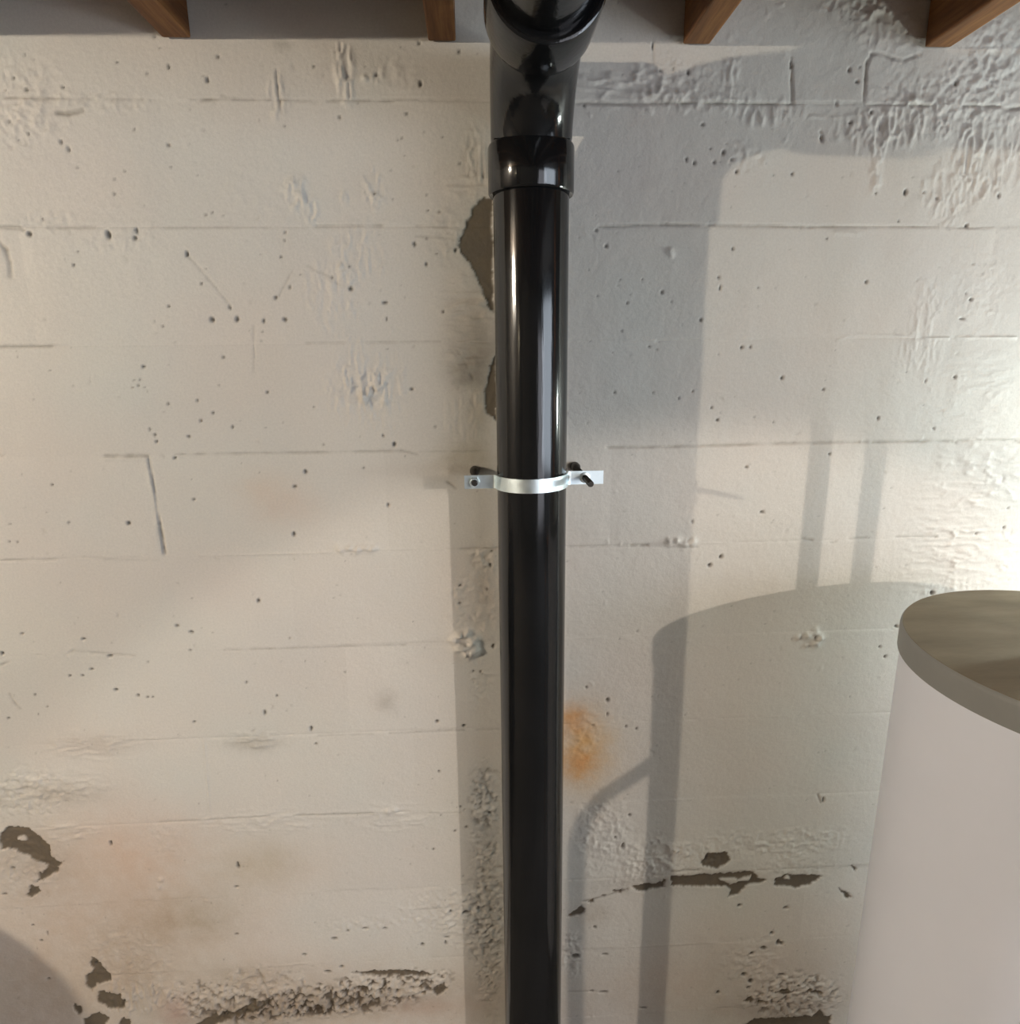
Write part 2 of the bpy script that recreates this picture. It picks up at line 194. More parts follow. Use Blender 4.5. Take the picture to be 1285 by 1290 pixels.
ISLAND=[[[0.505,0.588],[0.5494,0.5833],[0.5805,0.5939],[0.5764,0.5776],[0.5499,0.5771],[0.5328,0.5677],[0.5181,0.5769]],[[-0.9433,0.7711],[-0.9274,0.774],[-0.9229,0.7644],[-0.9389,0.7615]],[[0.6523,0.5835],[0.6629,0.585],[0.6655,0.5766],[0.6567,0.575]],[[0.384,0.5848],[0.4016,0.5837],[0.4021,0.5734],[0.3845,0.5744]]]
LINES=[[-2,2.6,[[-0.7266,2.0995],[-0.6553,2.099],[-0.5108,2.099]]],[-2,2.4,[[-0.4378,2.0995],[-0.3643,2.1001],[-0.315,2.1005]]],[-2.4,3,[[-0.4233,2.0985],[-0.406,2.0998]]],[-3,4,[[-0.3871,2.1044],[-0.3691,2.1012]]],[-2,2.4,[[-0.3028,2.0994],[-0.216,2.099],[-0.1283,2.1008],[0.0107,2.1018]]],[1.2,2.5,[[-0.1158,2.0997],[-0.0401,2.0992],[0.0106,2.0995]]],[-3,3,[[-0.7616,1.9118],[-0.7307,1.9117],[-0.7251,1.9081]]],[-2,2.4,[[-0.6872,1.9117],[-0.6122,1.9116]]],[-1.6,2.2,[[-0.5241,1.9115],[-0.3841,1.9126],[-0.3201,1.9114]]],[-2.4,2.4,[[-0.2578,1.915],[-0.1486,1.9149]]],[-1.6,2.2,[[-0.0923,1.9148],[-0.0464,1.9111]]],[-1.5,2.2,[[-0.093,1.8988],[-0.0205,1.8938]]],[-2,2.6,[[-0.7963,1.7257],[-0.711,1.7262]]],[-1.8,2.2,[[-0.29,1.7275],[-0.1617,1.7277],[-0.0594,1.7281]]],[-4,4.4,[[-0.6537,1.5378],[-0.5804,1.5365]]],[2,5,[[-0.6543,1.5336],[-0.5837,1.5323]]],[-2.6,2.6,[[-0.5337,1.5385],[-0.2847,1.5383],[-0.137,1.5386],[-0.1089,1.5323]]],[-1.6,2.4,[[-0.1016,1.5365],[0.0268,1.5357]]],[-3,3.4,[[-0.5796,1.5323],[-0.5768,1.4721],[-0.5762,1.4136]]],[-5,5,[[-0.5762,1.4136],[-0.5751,1.3581]]],[2,4,[[-0.5837,1.5323],[-0.5813,1.4693],[-0.5818,1.4137]]],[-1.8,2.4,[[-0.8659,1.3522],[-0.8037,1.3505],[-0.7687,1.3511]]],[2,3,[[-0.5148,1.352],[-0.4434,1.3516],[-0.2702,1.3517]]],[1.6,2.4,[[-0.1826,1.354],[-0.0651,1.3525]]],[-2.6,3,[[-0.0356,1.3518],[0.0312,1.3516]]],[-1.2,2.4,[[-0.685,1.3489],[-0.5868,1.3447]]],[-1.6,3,[[-0.7671,1.1714],[-0.6556,1.1578]]],[-2,2.6,[[-0.49,1.1634],[-0.4039,1.1621],[-0.3141,1.1622],[-0.1478,1.1615]]],[1.4,4,[[-0.8351,1.1706],[-0.7857,1.164]]],[-2,2.4,[[-0.3288,0.9736],[-0.2196,0.9724]]],[-2.2,2.6,[[-0.1882,0.9728],[-0.0382,0.9735]]],[-1.8,2.2,[[-0.0144,0.9725],[0.0303,0.9724]]],[1.5,2.5,[[-0.7179,0.9834],[-0.635,0.9815]]],[2,2.6,[[-0.5487,0.9778],[-0.5535,0.8709],[-0.5573,0.7974]]],[-1.8,2.4,[[-0.6602,0.7916],[-0.4386,0.7951]]],[-2.6,2.8,[[-0.3908,0.7945],[-0.2303,0.79]]],[1.6,4,[[-0.2222,0.7915],[-0.1816,0.7932]]],[-1.4,2.2,[[-0.1168,0.7861],[-0.0514,0.7828]]],[-1.6,2.2,[[-0.1601,0.5456],[-0.1091,0.5466],[-0.0749,0.5506],[-0.0667,0.5419]]],[1.4,2.4,[[-0.4998,0.4171],[-0.3889,0.4223]]],[-2.6,2.8,[[0.1721,2.0984],[0.2681,2.098],[0.3464,2.0997],[0.5316,2.0999]]],[-1.6,2.2,[[0.5315,2.1011],[0.6453,2.1019]]],[-2,2.4,[[0.6494,2.1008],[0.7198,2.1001]]],[-3,3.2,[[0.7268,2.099],[0.7675,2.0993]]],[-2.6,3,[[0.8221,2.0997],[0.8867,2.099]]],[-3.4,4,[[0.8875,2.0942],[0.9188,2.0968]]],[2.4,4,[[0.7192,2.1048],[0.7461,2.1062]]],[-3,2.6,[[0.2137,1.9134],[0.2881,1.9158],[0.3698,1.9157],[0.5143,1.9144],[0.577,1.9118],[0.6188,1.913]]],[-2.2,2.2,[[0.6189,1.9118],[0.7593,1.9129],[0.8449,1.9103],[0.9521,1.9115]]],[2,5,[[0.6227,1.9029],[0.6623,1.9003]]],[1.6,2.8,[[0.2459,1.7267],[0.3165,1.726]]],[1.8,2.8,[[0.4159,1.7265],[0.4874,1.7272]]],[2,3,[[0.6465,1.7244],[0.6818,1.7337],[0.7702,1.7288]]],[2.4,3,[[0.8074,1.7258],[0.8517,1.7254]]],[2.4,3,[[0.8666,1.7252],[0.8916,1.7264],[0.9781,1.7256]]],[-2.6,2.8,[[0.2366,1.5378],[0.3613,1.5372],[0.584,1.5407],[0.735,1.5396],[0.8802,1.5387],[0.896,1.5354]]],[-2,2.4,[[0.8953,1.5399],[0.9879,1.5398],[1.0198,1.5348]]],[-1.6,2.4,[[0.1673,1.3512],[0.2337,1.3511],[0.3554,1.348]]],[-3.4,3,[[0.2867,1.3513],[0.3187,1.3505]]],[-3,3,[[0.3555,1.3448],[0.4137,1.3449]]],[1.4,2,[[0.4163,1.3527],[0.4779,1.3512]]],[-2.6,3,[[0.6169,1.3556],[0.6375,1.3519]]],[-2,2.4,[[0.7109,1.3532],[0.7454,1.354]]],[-2,2.4,[[0.802,1.3542],[0.8845,1.3537]]],[-2.4,3,[[-0.9041,1.1471],[-0.8857,1.153]]],[-3,2.8,[[-0.3001,2.1416],[-0.3011,2.1173],[-0.3005,2.0972],[-0.2983,2.0803]]],[-3.6,3,[[0.5213,2.1676],[0.5243,2.1357],[0.5286,2.1034]]],[-3,3.4,[[0.649,2.1043],[0.6478,2.1368],[0.6477,2.1597],[0.654,2.1735],[0.6698,2.1748],[0.6907,2.167],[0.7109,2.1661],[0.7365,2.1743]]],[-1.6,2,[[-0.3754,1.757],[-0.378,1.7178],[-0.382,1.678]]],[-1.8,2,[[-0.4698,1.8688],[-0.4418,1.8339],[-0.4124,1.7933]]],[-1.4,2,[[-0.3013,1.8459],[-0.3272,1.8055],[-0.3358,1.7979]]],[-1.8,2.2,[[-0.2759,1.852],[-0.2379,1.833],[-0.2293,1.8241],[-0.2035,1.8138]]],[-4,4,[[-0.6442,2.0791],[-0.6288,2.0781],[-0.6051,2.0828]]],[-3,5,[[-0.7656,1.8902],[-0.7579,1.8781],[-0.7563,1.8599],[-0.7578,1.8378]]],[-3,3.4,[[-0.8977,1.0877],[-0.8923,1.0691],[-0.8845,1.0554]]],[-3,3,[[-0.0565,1.4805],[-0.041,1.4683]]],[-2,2,[[0.293,2.1897],[0.2957,2.1563]]],[-3.6,3,[[0.5811,2.0602],[0.5855,2.0447]]],[2,2.4,[[0.5601,2.0814],[0.6006,2.0805],[0.6406,2.0843]]],[-2.6,2.4,[[-0.0219,0.8546],[0.0023,0.8442],[0.0133,0.8193]]],[-3,3,[[-0.5005,0.4107],[-0.4907,0.3714],[-0.4748,0.3223]]],[-2.4,2.6,[[-0.6293,0.3919],[-0.6297,0.3597],[-0.6396,0.3343]]],[-3,2.6,[[0.706,0.7909],[0.7154,0.7671]]],[-3.6,3.4,[[0.2091,0.5457],[0.2524,0.5555],[0.3042,0.573]]],[-2,2.4,[[0.1769,0.3018],[0.2312,0.3002],[0.2676,0.2953]]],[-3.2,3,[[0.4002,0.6125],[0.4595,0.6132]]],[-2,2.4,[[0.7441,0.2358],[0.7929,0.2229]]],[-2,2,[[-0.0324,1.7145],[-0.0152,1.6874],[-0.0046,1.6627]]],[-2,2.4,[[-0.0448,1.7146],[-0.0287,1.6983]]],[-2.4,2.4,[[0.9121,2.0801],[0.8856,2.0894]]],[-2.4,2.4,[[0.8321,2.0796],[0.8412,2.0915]]],[1.6,2.2,[[0.801,2.013],[0.8056,2.0007]]]]
ROUGH=[[-0.1948,2.1349,0.0173,0.0421,"v",2.2],[-0.2835,1.962,0.0204,0.0332,"v",2.2],[-0.2602,1.9344,0.0103,0.0283,"v",2.0],[-0.2046,1.9537,0.0103,0.0129,"v",1.6],[-0.1585,1.9705,0.018,0.0387,"v",2.4],[-0.2046,2.1711,0.0098,0.0123,"v",1.4],[-0.1453,2.1331,0.0087,0.0087,"v",2.2],[-0.3027,2.1006,0.0173,0.0346,"v",1.6],[-0.1932,1.8705,0.0525,0.0525,"v",1.4],[-0.2371,1.8076,0.053,0.0663,"v",1.0],[-0.1937,1.6486,0.0826,0.0826,"v",1.1],[-0.2126,1.676,0.0273,0.0301,"v",1.4],[-0.1723,1.662,0.022,0.0247,"v",1.5],[-0.1808,1.6347,0.0249,0.0193,"v",2.4],[-0.047,1.895,0.0344,0.0476,"p",1.3],[0.0088,2.0161,0.0233,0.0518,"v",1.4],[-0.0052,1.9744,0.0392,0.0183,"h",1.6],[-0.0101,1.7804,0.0463,0.0599,"h",1.6],[-0.019,1.7009,0.0498,0.0359,"h",1.5],[-0.0145,1.6046,0.0508,0.0564,"v",0.8],[-0.114,2.1356,0.0374,0.0374,"p",0.6],[-0.6903,2.1031,0.0715,0.0596,"p",1.1],[-0.7103,2.0586,0.0481,0.0481,"p",0.7],[-0.5601,2.0931,0.0726,0.0145,"p",1.2],[-0.5768,1.8959,0.0757,0.0227,"p",0.8],[-0.3553,1.944,0.0764,0.0764,"p",0.4],[-0.6858,1.9201,0.0621,0.0174,"p",1.0],[0.2673,2.1198,0.1037,0.0311,"h",1.5],[0.3724,2.1057,0.1181,0.021,"p",1.3],[0.4793,2.089,0.0665,0.0239,"v",1.2],[0.3314,2.1397,0.0779,0.0337,"p",1.0],[0.4222,2.1462,0.0157,0.0523,"v",1.3],[0.7585,2.1145,0.122,0.0461,"p",0.9],[0.8518,2.1269,0.0954,0.0818,"p",0.95],[0.75,2.0791,0.0819,0.0382,"v",1.2],[0.6706,2.0607,0.068,0.0354,"v",1.0],[0.6791,2.2053,0.0792,0.0396,"p",0.8],[0.6223,2.2401,0.0781,0.0208,"p",1.3],[0.8692,2.1849,0.0674,0.0674,"p",0.8],[0.8215,1.9697,0.0562,0.0562,"v",0.9],[0.8976,2.0194,0.056,0.07,"v",1.1],[0.8379,2.0436,0.0222,0.0693,"v",1.4],[0.6827,2.0186,0.0165,0.0687,"v",1.2],[0.4581,2.0178,0.0404,0.027,"p",0.9],[0.7994,1.7817,0.0292,0.0583,"v",0.6],[0.9036,1.8146,0.0731,0.0877,"p",0.4],[0.9056,1.6203,0.1063,0.0911,"h",0.4],[0.9764,1.4705,0.0943,0.0943,"h",0.6],[0.9076,1.41,0.0949,0.1107,"h",0.5],[0.8902,1.315,0.0804,0.0804,"h",0.6],[0.987,1.3125,0.0973,0.0648,"h",0.6],[0.9162,1.2487,0.0978,0.0228,"p",1.0],[0.8028,1.7064,0.0444,0.0444,"v",0.6],[-0.0084,1.2436,0.0545,0.0908,"p",1.2],[0.0086,1.3382,0.0328,0.0298,"p",1.3],[-0.0042,1.077,0.0375,0.0625,"p",1.0],[-0.0013,0.8256,0.036,0.0817,"p",1.5],[0.0016,0.5294,0.0447,0.2753,"p",1.55],[-0.0418,0.5113,0.0688,0.086,"p",1.0],[-0.1095,0.5363,0.0852,0.0682,"p",1.0],[-0.1823,0.7781,0.0975,0.0357,"h",0.9],[-0.4557,0.7828,0.1429,0.0318,"h",0.9],[-0.2803,0.516,0.1181,0.0236,"p",1.0],[-0.8952,0.8695,0.0905,0.0603,"p",1.4],[-0.9397,0.7048,0.0774,0.0851,"p",1.3],[-0.8329,0.7838,0.0616,0.0246,"h",1.3],[-0.7712,0.4546,0.1148,0.0984,"p",1.0],[-0.6505,0.7459,0.0409,0.0409,"p",0.8],[-0.7682,0.3588,0.1,0.05,"v",1.8],[-0.6188,0.3372,0.0846,0.0508,"p",1.8],[-0.4958,0.3718,0.102,0.051,"p",1.5],[-0.3453,0.3173,0.1909,0.0451,"p",2.8],[-0.2038,0.3511,0.1396,0.0349,"p",2.2],[-0.486,0.2944,0.1378,0.031,"p",2.6],[-0.862,0.8858,0.1206,0.0392,"h",1.0],[-0.7576,0.9695,0.0898,0.0329,"h",1.0],[-0.4529,0.9701,0.0614,0.0215,"h",1.4],[0.3016,0.6545,0.1035,0.0759,"p",0.95],[0.4059,0.6386,0.1046,0.0523,"p",1.0],[0.543,0.6713,0.1227,0.0456,"p",0.9],[0.7002,0.6768,0.1063,0.0354,"p",1.1],[0.7048,0.2525,0.114,0.0684,"p",1.8],[0.2481,0.7365,0.0677,0.0677,"p",1.0],[0.1944,0.9456,0.0488,0.065,"p",0.7],[0.6024,0.3615,0.0741,0.0741,"p",1.0],[0.6709,0.6134,0.1072,0.0465,"p",0.7],[0.1846,0.4115,0.0249,0.0712,"p",1.4]]
LUMPS=[[-0.0529,1.1715,0.0107,6.0],[-0.0442,1.1546,0.0107,8.0],[-0.0259,1.1456,0.0123,9.0],[-0.0162,1.1652,0.0123,8.0],[-0.0281,1.1822,0.0107,6.0],[-0.0404,1.1793,0.0092,7.0],[-0.0105,1.1484,0.0092,6.0],[-0.0333,1.1592,0.0107,4.0],[-0.0231,1.1354,0.0093,5.0],[-0.2553,1.3574,0.0087,4.0],[-0.2406,1.3601,0.0073,4.0],[-0.2262,1.3567,0.0087,5.0],[-0.2115,1.3594,0.0087,5.0],[-0.1971,1.3559,0.0073,4.0],[0.3611,1.3557,0.0092,4.0],[0.3747,1.3585,0.0076,5.0],[0.3888,1.3519,0.0092,4.0],[0.404,1.3546,0.0077,4.0],[0.6491,1.1563,0.0081,4.0],[0.663,1.1626,0.0081,4.0],[0.6756,1.1503,0.0081,5.0],[0.6655,1.1386,0.0098,4.0],[0.6285,1.1518,0.0065,3.0],[0.6464,1.1341,0.0065,2.0],[-0.1915,1.639,0.0097,3.0],[-0.1808,1.6347,0.0069,3.0],[-0.1604,1.6276,0.0083,3.0],[-0.1719,1.6688,0.0055,2.5],[-0.148,1.678,0.0069,2.0],[-0.681,0.6355,0.0064,4.0],[-0.6736,0.6547,0.0064,2.5],[-0.1977,0.794,0.0081,3.0],[-0.1846,0.7971,0.0065,3.0],[0.3378,1.8716,0.0069,3.0],[-0.1641,2.1296,0.005,3.0],[0.7324,2.1073,0.0081,3.0]]
STAINS_AND_TONES=[[0.1995,0.9363,0.0489,0.0815,[212,172,110],0.6],[-0.8177,0.5803,0.3676,0.2397,[188,165,140],0.55],[-0.9477,0.3825,0.2618,0.1636,[178,158,132],0.45],[-0.3437,0.3392,0.4495,0.121,[185,165,140],0.45],[-0.4719,0.2599,0.6937,0.1041,[180,160,135],0.4],[0.5146,0.3003,0.4089,0.1487,[180,150,125],0.3],[0.1809,0.991,0.0354,0.0354,[200,148,85],0.7],[0.1921,0.8816,0.0362,0.0362,[202,155,95],0.65],[0.2148,0.8991,0.0755,0.1149,[212,178,128],0.6],[-0.1923,1.043,0.0279,0.0248,[150,140,125],0.35],[0.0158,1.7073,0.0692,0.0498,[140,131,116],0.65],[0.0033,1.7672,0.0546,0.041,[160,150,132],0.45],[-0.0127,1.6737,0.0362,0.0278,[120,112,98],0.5],[-0.0003,1.6044,0.0367,0.0706,[150,138,115],0.4],[-0.0164,1.5264,0.0573,0.0344,[165,150,122],0.5],[-0.0679,1.4836,0.0431,0.0201,[170,158,138],0.3],[-0.7158,0.7305,0.1412,0.1099,[200,168,140],0.35],[-0.466,0.6779,0.097,0.0647,[165,150,115],0.35],[-0.6433,0.5492,0.1467,0.0815,[150,132,100],0.4],[-0.9209,0.7228,0.1082,0.0927,[140,125,105],0.35],[-0.3457,0.3129,0.2431,0.0451,[110,98,78],0.45],[-0.5552,0.2929,0.1371,0.0411,[100,88,68],0.4],[-0.5443,0.3967,0.1349,0.0506,[150,135,110],0.3],[-0.4534,0.9649,0.0553,0.0184,[150,138,120],0.5],[-0.8499,0.8672,0.106,0.0303,[150,135,115],0.35],[-0.7576,0.9695,0.0898,0.024,[160,142,125],0.3],[-0.0036,0.5297,0.0378,0.2408,[130,122,112],0.45],[0.0016,0.8066,0.0328,0.0984,[160,160,158],0.5],[0.0104,1.2751,0.0301,0.0904,[165,152,135],0.4],[0.67,0.2203,0.1333,0.0495,[130,105,85],0.4],[0.426,0.5864,0.1938,0.0247,[150,135,118],0.35],[-0.054,1.8826,0.0398,0.0531,[190,178,160],0.3],[-0.6903,0.3096,0.0338,0.0507,[190,150,135],0.4],[-0.1543,0.281,0.1063,0.0319,[195,160,140],0.3],[-0.3882,1.4755,0.0561,0.0364,[205,175,145],0.25],[-0.3494,1.438,0.0708,0.0425,[205,175,150],0.25],[0.2271,0.5153,0.0527,0.0351,[160,140,115],0.3],[-0.29,2.1723,0.0122,0.0073,[150,145,130],0.4],[-0.7592,0.4223,0.0825,0.099,[160,142,118],0.35]]
DT=[[0.6811, -0.7999, 0.02], [0.6811, -0.7999, 0.6375], [0.6772, -0.7999, 0.9208], [0.6786, -0.7999, 1.0159], [0.6912, -0.7999, 1.0615], [0.7208, -0.7999, 1.1008], [0.7826, -0.7999, 1.144], [0.8, -0.655, 1.174], [0.82, -0.64, 1.174]]

RS = .002; RX0, RX1, RZ0, RZ1 = -1.25, 1.5, 0.0, 2.38
NX, NZ = int((RX1 - RX0)/RS) + 1, int((RZ1 - RZ0)/RS) + 1
gx = RX0 + np.arange(NX)*RS; gz = RZ0 + np.arange(NZ)*RS
rng = np.random.default_rng(7)
def vnoise(cell_x, cell_z=None):
    cell_z = cell_z or cell_x
    fx = np.arange(NX)*RS/cell_x; fz = np.arange(NZ)*RS/cell_z
    ix = fx.astype(int); iz = fz.astype(int); tx = (fx - ix); tz = (fz - iz)
    tx = tx*tx*(3 - 2*tx); tz = tz*tz*(3 - 2*tz)
    g = rng.random((iz[-1] + 3, ix[-1] + 3)).astype(np.float32)*2 - 1
    a = g[iz][:, ix]*(1 - tx) + g[iz][:, ix + 1]*tx
    b = g[iz + 1][:, ix]*(1 - tx) + g[iz + 1][:, ix + 1]*tx
    return (a*(1 - tz[:, None]) + b*tz[:, None]).astype(np.float32)
def fbm(cx, cz=None, octs=4):
    cz = cz or cx; o = 0; a = 1; t = 0
    for k in range(octs):
        o = o + a*vnoise(cx/2**k, cz/2**k); t += a; a *= .55
    return o/t
H = fbm(.35, .2, 3)*.0009 + fbm(.03, None, 3)*.00045 + fbm(.007, None, 2)*.00016
WARPX = fbm(.012, None, 3)*.0045; WARPZ = fbm(.012, None, 3)*.0035
NPEB = fbm(.0085, None, 3); NPEB = np.sign(NPEB)*np.abs(NPEB)**.8
NV = fbm(.010, .035, 3); NH = fbm(.040, .008, 3)
WARPX += fbm(.0045, None, 2)*.0022; WARPZ += fbm(.0045, None, 2)*.0022
RIDGE_P = 1 - np.abs(fbm(.016, None, 3))*2.6; RIDGE_V = 1 - np.abs(fbm(.010, .034, 3))*2.6; RIDGE_H = 1 - np.abs(fbm(.05, .012, 3))*2.6
PATCH = fbm(.02, None, 3)
col = np.empty((NZ, NX, 3), np.float32); col[:] = np.array(PAINT) if False else np.array((.610, .580, .528))
tint = fbm(.22, None, 3)[..., None]*np.array((.035, -.012, -.03)) + fbm(.09, None, 3)[..., None]*np.array((.02, .02, .02)) + fbm(.3, .2, 2)[..., None]*np.array((.015, .02, .005))
col *= (1 + tint)
def win(x0, x1, z0, z1):
    i0 = max(0, int((x0 - RX0)/RS)); i1 = min(NX, int((x1 - RX0)/RS) + 2)
    j0 = max(0, int((z0 - RZ0)/RS)); j1 = min(NZ, int((z1 - RZ0)/RS) + 2)
    if i1 <= i0 or j1 <= j0: return None
    return slice(j0, j1), slice(i0, i1), gx[i0:i1][None, :], gz[j0:j1][:, None]
def blend(sl, m, c):
    v = col[sl]; col[sl] = v*(1 - m[..., None]) + np.array(c, np.float32)*m[..., None]
def inpoly(px, pz, poly):
    ins = np.zeros(np.broadcast(px, pz).shape, bool); n = len(poly)
    for k in range(n):
        (xa, za), (xb, zb) = poly[k], poly[(k + 1) % n]
        if za == zb: continue
        c = (za > pz) != (zb > pz)
        ins ^= c & (px < (xb - xa)*(pz - za)/(zb - za) + xa)
    return ins
# rough honeycombed or dripping zones
for cx, cz, rx, rz, k, amp in ROUGH:
    W_ = win(cx - rx*1.3, cx + rx*1.3, cz - rz*1.3, cz + rz*1.3)
    if not W_: continue
    j, i, px, pz = W_
    d = np.sqrt(((px - cx)/rx)**2 + ((pz - cz)/rz)**2) + PATCH[j, i]*.35
    m = np.clip((1.15 - d)/.6, 0, 1)
    rg_ = {'v': RIDGE_V, 'h': RIDGE_H, 'p': RIDGE_P}[k][j, i]; nn = {'v': NV, 'h': NH, 'p': NPEB}[k][j, i]
    H[j, i] += m*amp*((.0014 if k == 'p' else .0020)*np.clip(rg_, 0, 1)**2.5 + .0012*nn)*(1 if k == 'p' else 1.15)
    if k == 'p' and amp >= 1.4:      # paint missing in the deepest holes of honeycombed concrete
        hole = np.clip((-.30 + .13*(amp - 1.4) - nn)/.10, 0, 1)*np.clip(m*1.5, 0, 1)
        hole *= min(1, (amp - 1.2)/.9) if cz < 1.2 else .35*min(1, amp - 1.2)
        blend((j, i), hole*.85, (.115, .09, .06)); H[j, i] -= hole*.0018
# stains, rust and broad brown tones that darken the lower wall
for cx, cz, rx, rz, c, s in STAINS_AND_TONES:
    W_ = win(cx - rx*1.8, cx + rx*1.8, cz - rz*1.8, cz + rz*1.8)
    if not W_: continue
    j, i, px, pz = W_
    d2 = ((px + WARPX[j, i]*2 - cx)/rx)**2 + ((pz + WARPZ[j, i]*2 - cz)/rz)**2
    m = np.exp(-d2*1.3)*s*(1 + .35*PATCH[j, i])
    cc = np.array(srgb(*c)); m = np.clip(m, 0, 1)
    # multiplied into the paint colour
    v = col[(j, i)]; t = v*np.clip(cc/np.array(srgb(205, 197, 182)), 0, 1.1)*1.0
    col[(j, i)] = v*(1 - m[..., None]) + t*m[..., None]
# painted-over bed joints, faint everywhere
COURSE = .187; ZJ = 2.1
for k in range(-2, 12):
    zz = ZJ - COURSE*k
    W_ = win(RX0, RX1, zz - .006, zz + .006)
    if not W_: continue
    j, i, px, pz = W_
    H[j, i] -= .0006*np.exp(-((pz - zz + WARPZ[j, i]*.25)/.0018)**2)*np.clip(.5 + PATCH[j, i]*1.5, 0, 1)
# open joints, ridges and cracks that show
nicks = []
for k in range(260):
    x, z = rng.uniform(-1.1, 1.3), rng.uniform(.2, 2.25)
    if k % 3 == 0: z = ZJ - COURSE*rng.integers(-1, 11) + rng.normal(0, .006)
    a = rng.choice([0, math.pi/2]) + rng.normal(0, .5); l = rng.uniform(.003, .012)
    nicks.append([rng.choice([-1.2, -.9, 1.3, 1.6]), rng.uniform(1.6, 2.6), [[x, z], [x + l*math.cos(a)/2, z + l*math.sin(a)/2], [x + l*math.cos(a + .5), z + l*math.sin(a + .5)]]])
for dep, wid, pl in LINES + nicks:
    for (xa, za), (xb, zb) in zip(pl[:-1], pl[1:]):
        W_ = win(min(xa, xb) - .008, max(xa, xb) + .008, min(za, zb) - .008, max(za, zb) + .008)
        if not W_: continue
        j, i, px, pz = W_
        qx = px + WARPX[j, i]*.22; qz = pz + WARPZ[j, i]*.22
        L2 = (xb - xa)**2 + (zb - za)**2 + 1e-9
        t = np.clip(((qx - xa)*(xb - xa) + (qz - za)*(zb - za))/L2, 0, 1)
        d = np.hypot(qx - xa - t*(xb - xa), qz - za - t*(zb - za))
        s = max(.0013, wid*.00062)
        m = np.exp(-(d/s)**2)*np.clip(.75 + PATCH[j, i]*.9, .2, 1)
        if dep < 0:
            H[j, i] = np.minimum(H[j, i], H[j, i]*(1 - m) + m*dep*.001)
            blend((j, i), m*min(.75, -dep*.2), (.16, .135, .10))
        else:
            H[j, i] = np.maximum(H[j, i], H[j, i]*(1 - m) + m*dep*.0008)
# bare concrete where paint has come off
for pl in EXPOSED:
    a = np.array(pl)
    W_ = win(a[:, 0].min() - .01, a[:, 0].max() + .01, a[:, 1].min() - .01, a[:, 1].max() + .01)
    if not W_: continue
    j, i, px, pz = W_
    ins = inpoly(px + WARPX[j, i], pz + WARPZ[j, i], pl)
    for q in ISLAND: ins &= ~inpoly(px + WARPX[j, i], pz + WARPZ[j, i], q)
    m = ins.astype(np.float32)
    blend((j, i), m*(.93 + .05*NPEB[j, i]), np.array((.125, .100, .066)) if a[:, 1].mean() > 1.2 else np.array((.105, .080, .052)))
    H[j, i] -= m*.0030
    v = col[(j, i)]; col[(j, i)] = v*(1 + m[..., None]*NPEB[j, i][..., None]*.25)
# plaster lumps
for cx, cz, r, h in LUMPS:
    W_ = win(cx - r*1.6, cx + r*1.6, cz - r*1.6, cz + r*1.6)
    if not W_: continue
    j, i, px, pz = W_
    d2 = ((px + WARPX[j, i]*.8 - cx)**2 + (pz + WARPZ[j, i]*.8 - cz)**2)/(r*r)
    H[j, i] += h*.0015*np.exp(-d2*1.4)*(1 + .5*NPEB[j, i])
# pinholes
extra = []
for k in range(620):
    extra.append((rng.uniform(-1.1, 1.3), rng.uniform(.2, 2.25), rng.uniform(.0009, .0019), rng.uniform(.0009, .0019)))
for q, (cx, cz, rx, rz) in enumerate(PITS + extra):
    rx = max(rx*.66, .0013); rz = max(rz*.66, .0013)
    W_ = win(cx - rx*2.4, cx + rx*2.4, cz - rz*2.4, cz + rz*2.4)
    if not W_: continue
    j, i, px, pz = W_
    d2 = ((px + WARPX[j, i]*.35 - cx)/rx)**2 + ((pz + WARPZ[j, i]*.35 - cz)/rz)**2
    big = q < len(PITS)
    m = np.clip((1.25 - np.sqrt(d2))/.5, 0, 1)
    H[j, i] -= m*min(.004, (rx + rz)*(.6 if big else .4))
    H[j, i] += .0003*np.exp(-(np.sqrt(d2) - 1.6)**2/.12)*(1 if big else .3)
    blend((j, i), m*(.88 if big else .5), (.07, .058, .042))

def sample(F, x, z):
    fx = np.clip((x - RX0)/RS, 0, NX - 1.001); fz = np.clip((z - RZ0)/RS, 0, NZ - 1.001)
    ix = fx.astype(int); iz = fz.astype(int); tx = fx - ix; tz = fz - iz
    if F.ndim == 3: tx = tx[..., None]; tz = tz[..., None]
    return (F[iz, ix]*(1 - tx) + F[iz, ix + 1]*tx)*(1 - tz) + (F[iz + 1, ix]*(1 - tx) + F[iz + 1, ix + 1]*tx)*tz

